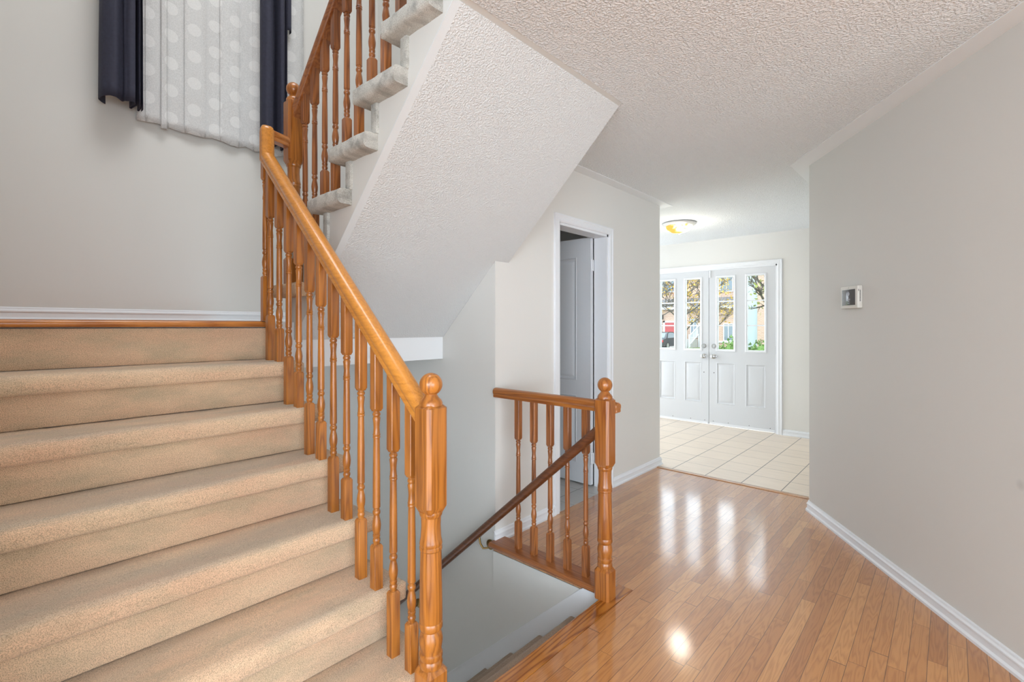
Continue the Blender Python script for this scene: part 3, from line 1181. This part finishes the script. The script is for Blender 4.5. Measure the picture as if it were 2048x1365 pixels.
# --- guard railing at the edge of the floor
gr = thing('guard_railing', 'short level oak guard railing with ball-topped newel at the edge of the hall floor', 'railing', (0, 0, 0))
GX = 2.093
newel(.150, gr, (2.017, 1.231, 0), OAKM)
pg = None
for y in (1.855, 1.738, 1.622, 1.507, 1.391):
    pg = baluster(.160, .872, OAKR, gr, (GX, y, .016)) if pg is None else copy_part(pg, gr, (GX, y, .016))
m = MB()
Yv = Vector((-1, 0, 0))
m.sweep(RP, [((GX - .006, 1.196, .905), Yv, (0, 0, 1), .70), ((GX - .006, 1.203, .905), Yv, (0, 0, 1), .88), ((GX - .006, 1.216, .905), Yv, (0, 0, 1), .95), ((GX - .006, PW - .001, .905), Yv, (0, 0, 1), .95)])
m.build('handrail', OAKMY, gr, smooth=.6)
m = MB()
pr = [(2.034 - .014 * math.sin(a), .004 - .016 * math.cos(a)) for a in [math.pi * i / 8 for i in range(9)]]
m.prism(pr + [(2.150, .020), (2.158, .012), (2.158, 0), (2.07, 0), (2.07, -.012)], 1.271, PW - .001, 'xz')
m.build('base_plate', OAKRY, gr)

# --- handrail down the basement stairs
hr = thing('wall_handrail', 'dark stained handrail on brass brackets running down to the basement', 'handrail', (2.02, 0, 0))
m = MB()
ZH = lambda y: .775 - .885 * (y - 1.295)
d = Vector((0, 1, -.885)).normalized()
uh = Vector((0, -d.z, d.y))
HP = [(.021 * math.cos(t) , .024 * math.sin(t)) for t in [2 * math.pi * i / 14 for i in range(14)]]
m.sweep(HP, [((-.0, 1.268, ZH(1.268)), X, uh), ((0, 2.2, ZH(2.2)), X, uh), ((0, 3.25, ZH(3.25)), X, uh)])
m.build('rail', HAND, hr, smooth=.6)
for y in (2.066, 2.78):
    zc = ZH(y + .04) - .078
    m = MB()
    m.tube([(.058, y, zc), (.034, y + .003, zc - .014), (.010, y + .016, zc - .012), (.0, y + .030, zc + .016), (0, y + .040, ZH(y + .04) - .020)], .0062, 8)
    m.lathe([(.058, .030), (.052, .030), (.047, .019), (.044, .009)], (0, y, zc), 18, 'x')
    m.build('bracket', BRASS, hr, smooth=.6)


# ------------------------------------------------------------------ curtains
def drape(name, pts, z0, z1, mat, parent=None, hem=.0, thick=.0025, nz_=26, wob=.006, topscale=None):
    """cloth hanging along a plan curve"""
    m = MB()
    rows = []
    cx = sum(p[0] for p in pts) / len(pts)
    for j in range(nz_ + 1):
        t = j / nz_
        z = z0 + (z1 - z0) * t
        row = []
        for i, p in enumerate(pts):
            s_ = 1 if topscale is None else 1 + (topscale - 1) * t
            wv = noise.noise(Vector((i * .35, z * 1.6, 2.2))) * wob
            dz = 0 if j else noise.noise(Vector((p[0] * 14, 4, p[1] * 9))) * hem
            row.append(m.b.verts.new((cx + (p[0] - cx) * s_ + wv * .5, p[1] + wv, z + dz)))
        rows.append(row)
    for a, c in zip(rows, rows[1:]):
        for i in range(len(pts) - 1):
            m.b.faces.new((a[i], a[i + 1], c[i + 1], c[i]))
    o = m.build(name, mat, parent, smooth=1.2)
    md = o.modifiers.new('cloth_thickness', 'SOLIDIFY')
    md.thickness = thick
    md.offset = 0
    return o


def pleats(x0, x1, yc, amp, n, samples=12, skew=0):
    pts = []
    N = n * samples
    for i in range(N + 1):
        t = i / N
        a = 2 * math.pi * n * t
        pts.append((x0 + (x1 - x0) * t + math.sin(a * 2) * (x1 - x0) / n * .14, yc + amp * math.cos(a + skew)))
    return pts


def spline(ctrl, per=8):
    out = []
    c = [Vector((*p, 0)) for p in ctrl]
    for i in range(len(c) - 1):
        p0, p1, p2, p3 = c[max(i - 1, 0)], c[i], c[i + 1], c[min(i + 2, len(c) - 1)]
        for j in range(per):
            t = j / per
            v = .5 * ((2 * p1) + (-p0 + p2) * t + (2 * p0 - 5 * p1 + 4 * p2 - p3) * t * t + (-p0 + 3 * p1 - 3 * p2 + p3) * t ** 3)
            out.append((v.x, v.y))
    out.append((c[-1].x, c[-1].y))
    return out


CT = 4.05
yc = WB - .10
ctl = [(.46, WB - .04), (.425, WB - .09), (.44, WB - .16), (.485, WB - .18), (.515, WB - .150), (.53, WB - .175), (.565, WB - .19), (.572, WB - .13), (.560, WB - .08), (.572, WB - .07), (.585, WB - .13), (.592, WB - .17), (.600, WB - .12), (.598, WB - .07), (.604, WB - .06), (.612, WB - .13), (.618, WB - .06)]
lc = drape('curtain', spline(ctl, 6), 2.535, CT, NAVY, hem=.008, wob=.006, topscale=.9)
tag(lc, 'navy blue curtain bunched at the left of the lace, over the landing', 'curtain', 'navy curtains at the stair window')
ctl2 = [(1.265, WB - .05), (1.250, WB - .12), (1.275, WB - .165), (1.315, WB - .14), (1.33, WB - .08), (1.345, WB - .09), (1.355, WB - .16), (1.385, WB - .15), (1.39, WB - .07), (1.405, WB - .06), (1.415, WB - .12), (1.43, WB - .05)]
rc = drape('curtain', spline(ctl2, 6), 2.525, CT, NAVY, hem=.008, wob=.006)
tag(rc, 'navy blue curtain hanging at the right of the lace, behind the newel ball', 'curtain', 'navy curtains at the stair window')
sp_ = drape('loose_flap', spline([(1.415, WB - .05), (1.43, WB - .10), (1.455, WB - .09), (1.46, WB - .05)], 5), 3.36, CT, NAVY, rc)
shp = pleats(.60, 1.57, WB - .032, .006, 5, 12)
sh = drape('sheer_curtain', shp, 2.49, CT - .02, SHEER, hem=.03, thick=.001, wob=.004)
tag(sh, 'white lace curtain with round polka dots between the navy curtains', 'curtain')
hb = drape('hem_band', [(.712 + .008 * i, WB - .046 - .003 * (i % 2)) for i in range(5)], 2.475, CT - .02, SHEER, sh, hem=.004, thick=.001, wob=.002)
m = MB()
m.tube([(.30, WB - .10, CT + .02), (1.70, WB - .10, CT + .02)], .011, 10)
rod = thing('curtain_rod', 'curtain rod above the stair window', 'curtain rod', (0, 0, 0))
m.build('pole', DARKM, rod)
for x in (.34, 1.66):
    mm = MB().box(x - .008, x + .008, WB - .10, WB, CT + .012, CT + .028)
    mm.build('bracket', DARKM, rod)

# ------------------------------------------------------------------ foyer ceiling light
cl = thing('ceiling_light', 'flush ceiling lamp with glowing amber glass bowl in the foyer', 'lamp', (5.17, 2.215, H))
m = MB().lathe([(0, .165), (-.006, .178), (-.014, .180), (-.022, .172), (-.034, .150), (-.036, .140)], seg=36)
m.build('pan', PAN, cl, smooth=.7)
m = MB().lathe([(-.034, .144)] + [(-.034 - .078 * math.sin(math.pi / 2 * i / 9), max(.006, .142 * math.cos(math.pi / 2 * i / 9))) for i in range(10)], seg=36)
m.build('glass_bowl', LAMPG, cl, smooth=.9)
m = MB().lathe([(-.110, .010), (-.116, .012), (-.122, .008), (-.128, .003)], seg=14)
m.build('finial', PAN, cl)
pl = bpy.data.lights.new('lamp_light', 'POINT')
pl.energy = 9
pl.color = (1, .93, .82)
pl.shadow_soft_size = .10
po = bpy.data.objects.new('lamp_light', pl)
COL.objects.link(po)
po.parent = cl
po.location = (0, 0, -.24)

# ------------------------------------------------------------------ wall display
pc = C0 + TD * .548 + Vector((0, 0, 1.475))
ang = math.atan2(TD.y, TD.x)
th_ = thing('wall_display', 'white wall mounted control panel with dark screen on the angled hall wall', 'thermostat', pc, ang)
# local: x along the wall towards the camera, -y out of the wall
yo = -1 if (Matrix.Rotation(ang, 3, 'Z') @ Vector((0, -1, 0))).dot(ND) > 0 else 1
def tb(x0, x1, d0, d1, z0, z1, bev=0):
    y0, y1 = sorted((yo * d0, yo * d1))
    return MB().box(x0, x1, y0, y1, z0, z1, 0, bev)
tb(-.089, .089, .0005, .030, -.066, .066, .006).build('housing', PLAST, th_, smooth=.5)
tb(-.068, .068, .0295, .0312, -.047, .046, .0004).build('screen', SCREEN, th_)
sc_ = [o for o in th_.children if o.name.startswith('screen')][0]
m = MB()
m.lathe([(yo * .0312, .0125), (yo * .0316, .0125)], (-.001, 0, .020), 16, 'y')
m.face([(-.012, yo * .0316, .024), (.010, yo * .0316, .024), (-.001, yo * .0316, .036)])
for (x0, x1, z) in ((-.012, .016, -.012), (-.006, .012, -.022), (-.010, .014, -.034)):
    y0, y1 = sorted((yo * .0312, yo * .0316))
    m.box(x0, x1, y0, y1, z - .002, z + .002)
m.build('display_marks', ICON, sc_)
for i in range(9):
    z = .036 - i * .0075
    y0, y1 = sorted((yo * .012, yo * .0175))
    MB().box(.0885, .0895, y0, y1, z - .0022, z + .0022).build('vent_slot', BLACK, th_)
y0, y1 = sorted((yo * .022, yo * .0245))
MB().box(.0886, .0896, y0, y1, .032, .044).build('sensor_slot', BLACK, th_)
MB().lathe([(yo * .0295, .0022), (yo * .0305, .0020)], (.0, 0, .056), 10, 'y').build('sensor_dot', DARKM, th_)

# ------------------------------------------------------------------ outside, seen through the door lites
BRICK = m_brick('pinkish_brick', (.40, .24, .17), (.46, .29, .21), (.50, .44, .38))
ROOF = m_simple('grey_shingles', (.16, .155, .16), .9, 0, .3, 3)
WHITE = m_simple('white_siding', (.55, .56, .57), .7)
PALE = m_simple('pale_blue_siding', (.42, .50, .52), .8)
REDD = m_simple('red_garage_paint', (.36, .045, .05), .5)
GREEN = m_simple('hedge_green', (.10, .19, .03), .8, 0, .5, 3)
LAWN = m_simple('autumn_lawn', (.13, .18, .05), .9, 0, .4, 2)
ROADM = m_simple('asphalt', (.16, .16, .165), .85, 0, .2, 6)
CONC = m_simple('concrete', (.36, .35, .33), .85, 0, .1, 3)
BARK = m_simple('bark', (.085, .070, .055), .9, 0, .3, 20)
LEAFY = m_simple('yellow_leaves', (.52, .32, .04), .7, 0, .4, 30)
LEAFR = m_simple('russet_leaves', (.36, .15, .05), .7, 0, .4, 30)
LEAFG = m_simple('olive_leaves', (.24, .26, .06), .7, 0, .4, 30)
CARB = m_simple('black_car_paint', (.012, .012, .015), .15, 0, .1, 3)
TYRE = m_simple('tyre_rubber', (.015, .015, .015), .8)
ALLOY = m_simple('alloy_wheel', (.5, .5, .52), .35, .8)
REDL = m_simple('red_tail_lens', (.45, .01, .02), .2)
DGL = m_simple('dark_window_glass', (.16, .20, .23), .08)
GZ = -.62
b = MB()
b.box(6.61, 110, -30, 70, GZ - .2, GZ)
b.box(6.61, 8.1, .4, 4.4, GZ, -.06)
struct(b, 'ground', LAWN, 'lawn and street outside the front doors', 'ground', smooth=0)
b = MB()
b.box(26, 33, -30, 70, GZ, GZ + .01)
struct(b, 'ground_street', ROADM, 'asphalt street outside', 'street', smooth=0)
b = MB()
b.box(33, 43.9, 18.4, 22.8, GZ, GZ + .012)
struct(b, 'ground_driveway', CONC, 'concrete driveway of the house across the street', 'driveway', smooth=0)


def house_windows(par, x, lst):
    for (y0, y1, z0, z1) in lst:
        m = MB()
        t = .08
        for r in ((y0 - t, y0, z0 - t, z1 + t), (y1, y1 + t, z0 - t, z1 + t), (y0, y1, z0 - t, z0), (y0, y1, z1, z1 + t), ((y0 + y1) / 2 - .03, (y0 + y1) / 2 + .03, z0, z1)):
            m.box(x - .08, x + .02, r[0], r[1], r[2], r[3])
        w = m.build('window', WHITE, par)
        MB().box(x - .03, x + .01, y0, y1, z0, z1).build('pane', DGL, w)


HX = 44.0
h1 = thing('brick_house', 'pinkish brick house with red garage doors across the street', 'house', (0, 0, 0))
m = MB()
m.box(HX, HX + 9, 13.6, 26, GZ, 3.0)
m.box(HX + 1.6, HX + 9, 13.6, 26, 3.0, 6.6)
m.build('wall', BRICK, h1, smooth=0)
m = MB()
m.prism([(HX - .4, 2.92), (HX - .4, 3.06), (HX + 1.6, 3.95), (HX + 1.6, 2.92)], 13.6, 26.3, 'xz')
m.prism([(HX + 1.2, 6.5), (HX + 1.2, 6.65), (HX + 5.2, 8.6), (HX + 9.3, 6.65), (HX + 9.3, 6.5)], 13.3, 26.3, 'xz')
m.build('roof', ROOF, h1, smooth=0)
m = MB().box(HX - .46, HX - .38, 13.6, 26.3, 2.86, 3.08)
m.build('fascia', WHITE, h1)
for (y0, y1) in ((18.65, 20.22), (20.72, 22.6)):
    m = MB()
    for i in range(5):
        m.box(HX - .05, HX + .03, y0, y1, GZ + .45 * i + .02, GZ + .45 * i + .44)
    m.build('garage_door', REDD, h1, smooth=0)
    m = MB()
    for r in ((y0 - .18, y0, GZ, GZ + 2.42), (y1, y1 + .18, GZ, GZ + 2.42), (y0 - .18, y1 + .18, GZ + 2.26, GZ + 2.42)):
        m.box(HX - .08, HX + .04, r[0], r[1], r[2], r[3])
    m.build('garage_frame', WHITE, h1, smooth=0)
m = MB().box(HX - .22, HX, 20.40, 20.56, 1.95, 2.4)
m.build('wall_lantern', DARKM, h1)
house_windows(h1, HX + 1.6, [(19.4, 21.2, 4.7, 5.9), (14.6, 15.6, 4.5, 5.9)])
house_windows(h1, HX, [(14.05, 14.75, .05, 1.45), (17.2, 17.7, .3, 1.9)])
m = MB().box(HX - .12, HX, 13.6, 16.6, -.16, -.02)
m.build('stone_sill', WHITE, h1)
h2 = thing('brick_house', 'brick house glimpsed at the right edge of the rightmost door lite', 'house', (0, 0, 0))
m = MB().box(HX, HX + 9, 0, 12.08, GZ, 6.4)
m.build('wall', BRICK, h2, smooth=0)
m = MB()
m.prism([(HX - .4, 6.3), (HX - .4, 6.45), (HX + 4.5, 8.4), (HX + 9.4, 6.45), (HX + 9.4, 6.3)], -.3, 12.3, 'xz')
m.build('roof', ROOF, h2, smooth=0)
house_windows(h2, HX, [(9.0, 10.6, .3, 1.9), (9.0, 10.6, 3.4, 4.9)])
m = MB().box(HX + .6, HX + 7, 12.09, 13.57, GZ, 6.2)
sw_ = m.build('side_wing', PALE, h2, smooth=0)
sw_['label'] = 'pale blue sided wing'
# porch stair with railing of the brick house
ps = thing('porch_steps', 'white porch railing and steps before the brick house', 'steps', (0, 0, 0))
for i in range(4):
    m = MB().box(HX - 2.2 + .35 * i, HX - .42, 16.95, 18.35, GZ + .18 * i, GZ + .18 * (i + 1))
    m.build('step', CONC, ps)
for yy in (16.95, 18.35):
    m = MB()
    for (za, zb) in ((GZ + .25, GZ + .30), (GZ + 1.0, GZ + 1.06)):
        m.prism([(HX - 2.3, za), (HX - 2.3, zb), (HX - .1, zb + .95), (HX - .1, za + .95)], yy - .04, yy + .04, 'xz')
    for i in range(12):
        x = HX - 2.25 + i * .19
        z = (x - HX + 2.3) / 2.2 * .95
        m.box(x - .02, x + .02, yy - .02, yy + .02, GZ + .25 + z, GZ + 1.02 + z)
    for x, z in ((HX - 2.3, 0), (HX - .12, .95)):
        m.box(x - .06, x + .06, yy - .06, yy + .06, GZ, GZ + 1.2 + z)
    m.build('railing', WHITE, ps, smooth=0)

# hedge
def bush(name, label, pts, mat, n=2600, size=.05):
    m = MB()
    rnd = random.Random(3)
    for (x, y, z, r, hz) in pts:
        for i in range(n // len(pts)):
            v = Vector((rnd.gauss(0, 1), rnd.gauss(0, 1), rnd.gauss(0, 1))).normalized() * (.75 + .3 * rnd.random())
            c = Vector((x + v.x * r, y + v.y * r, z + v.z * hz))
            if c.z < GZ + .03:
                continue
            a = Vector((rnd.gauss(0, 1), rnd.gauss(0, 1), rnd.gauss(0, 1))).normalized() * size
            d = Vector((rnd.gauss(0, 1), rnd.gauss(0, 1), rnd.gauss(0, 1))).normalized() * size * .6
            m.face([c - a, c + d, c + a, c - d])
    o = thing(name, label, 'hedge', (0, 0, 0))
    f = m.build('foliage', mat, o, smooth=0, recalc=False)
    c = MB()
    for (x, y, z, r, hz) in pts:
        c.lathe([(z + hz * .8 * math.sin(t), max(.02, r * .8 * math.cos(t))) for t in [-math.pi / 2 + math.pi * i / 8 for i in range(9)]], (x, y, 0), 10)
    c.build('inner_growth', GREEN, o)
    return o


bush('hedge', 'round green hedge seen low in the third door lite', [(15.9, 4.95, .18, .55, .85), (16.3, 5.65, -.05, .45, .75), (16.1, 4.2, .1, .55, .8)], GREEN)
bush('hedge', 'low green hedge seen at the bottom of the second door lite', [(16.6, 6.66, -.2, .42, .72), (16.8, 7.2, -.25, .42, .72), (16.9, 7.7, -.25, .4, .7)], GREEN)


# trees
def tree(name, label, loc, height, trunk_r, lean, mat, seed, leaves=500, leaf=.06, spread=1.0, start=.25):
    rnd = random.Random(seed)
    o = thing(name, label, 'tree', loc)
    m = MB()
    L = MB()
    top = Vector((lean[0], lean[1], height))
    N = 10
    trunk = [Vector((0, 0, 0)).lerp(top, i / N) + Vector((rnd.uniform(-.04, .04), rnd.uniform(-.04, .04), 0)) * (i > 0) for i in range(N + 1)]
    m.tube(trunk, [trunk_r * (1 - .8 * i / N) for i in range(N + 1)], 9)
    tips = []

    def branch(p, d, ln, r, lvl):
        pts = [p]
        q = p.copy()
        dd = d.normalized()
        for i in range(5):
            dd = (dd + Vector((rnd.uniform(-.22, .22), rnd.uniform(-.22, .22), rnd.uniform(-.1, .2)))).normalized()
            q = q + dd * ln / 5
            pts.append(q.copy())
            if lvl < 2 and i >= 1:
                for _ in range(2):
                    nd = (dd + Vector((rnd.uniform(-1, 1), rnd.uniform(-1, 1), rnd.uniform(-.6, .7)))).normalized()
                    branch(q.copy(), nd, ln * .5, r * .5, lvl + 1)
        m.tube(pts, [r * (1 - .75 * i / 5) for i in range(6)], 5)
        if lvl >= 1:
            tips.extend(pts[2:])
    for i in range(13):
        t = start + (1 - start) * i / 13
        p = Vector((0, 0, 0)).lerp(top, t)
        a = i * 2.4 + seed
        branch(p, Vector((math.cos(a), math.sin(a), .45)), (1.1 + .9 * rnd.random()) * spread * (1.2 - .5 * t), trunk_r * .38, 0)
    m.build('trunk', BARK, o, smooth=1.0)
    for i in range(leaves):
        c = rnd.choice(tips) + Vector((rnd.gauss(0, .10), rnd.gauss(0, .10), rnd.gauss(0, .10)))
        a = Vector((rnd.gauss(0, 1), rnd.gauss(0, 1), rnd.gauss(0, 1))).normalized() * leaf
        d = Vector((rnd.gauss(0, 1), rnd.gauss(0, 1), rnd.gauss(0, 1))).normalized() * leaf * .7
        L.face([c - a, c + d, c + a, c - d])
    f = L.build('leaves', mat, o, smooth=0, recalc=False)
    f['kind'] = 'stuff'
    return o


tree('tree', 'thin tree with sparse yellow leaves in the second door lite', (18.2, 7.58, GZ), 4.6, .085, (.0, .15), LEAFY, 4, 700, .055, 1.0, .36)
tree('tree', 'yellow leaved tree behind the third door lite', (25.0, 9.25, GZ), 4.9, .07, (.0, .1), LEAFY, 11, 1100, .06, 1.0, .34)
tree('tree', 'leaning grey tree limb with olive leaves in the rightmost door lite', (13.2, 3.10, GZ), 4.6, .115, (-.1, .45), LEAFG, 23, 800, .05, .55, .45)
tree('tree', 'russet tree before the red garage in the leftmost door lite', (27.5, 13.0, GZ), 6.0, .09, (.0, -.1), LEAFR, 31, 500, .07, 1.3, .42)

# parked car, tail towards the street
car = thing('car', 'black car parked before the red garage doors', 'car', (36.6, 17.9, GZ), 0)
m = MB()
side = [(.05, .30), (0, .62), (.06, .84), (.75, .92), (1.30, 1.34), (1.75, 1.44), (2.5, 1.42), (3.25, .98), (4.2, .82), (4.45, .62), (4.45, .30), (3.95, .28), (3.85, .52), (3.45, .62), (3.1, .50), (3.02, .26), (1.38, .26), (1.28, .52), (.95, .62), (.60, .50), (.52, .28)]
def ytap(z):
    return .86 if z < .86 else .86 - (z - .86) * .42
vl = [m.b.verts.new((x, -ytap(z), z)) for x, z in side]
vr = [m.b.verts.new((x, ytap(z), z)) for x, z in side]
m.b.faces.new(vl)
m.b.faces.new(vr[::-1])
for i in range(len(side)):
    j = (i + 1) % len(side)
    m.b.faces.new((vl[i], vr[i], vr[j], vl[j]))
m.build('body', CARB, car, smooth=.5)
for sy in (-1, 1):
    for cx_ in (.95, 3.48):
        t_ = MB().lathe([(-.10, .30), (-.085, .325), (.085, .325), (.10, .30)], (cx_, sy * .77, .325), 20, 'y')
        to = t_.build('wheel', TYRE, car)
        MB().lathe([(-.105, .20), (.105, .20)], (cx_, sy * .77, .325), 14, 'y').build('hubcap', ALLOY, to)
    m = MB()
    q = [(1.0, .94), (1.42, 1.32), (1.78, 1.38), (2.42, 1.36), (3.0, .98)]
    m.face([(x, sy * (ytap(z) + .006), z) for x, z in q])
    m.build('side_window', DGL, car)
    m = MB().box(-.02, .10, min(sy * .45, sy * .87), max(sy * .45, sy * .87), .62, .80, 0, .01)
    tl = m.build('tail_light', REDL, car)
    tl['label'] = 'red tail light'
m = MB()
m.face([(.80, -.62, .965), (.80, .62, .965), (1.27, .56, 1.335), (1.27, -.56, 1.335)])
m.build('rear_window', DGL, car)
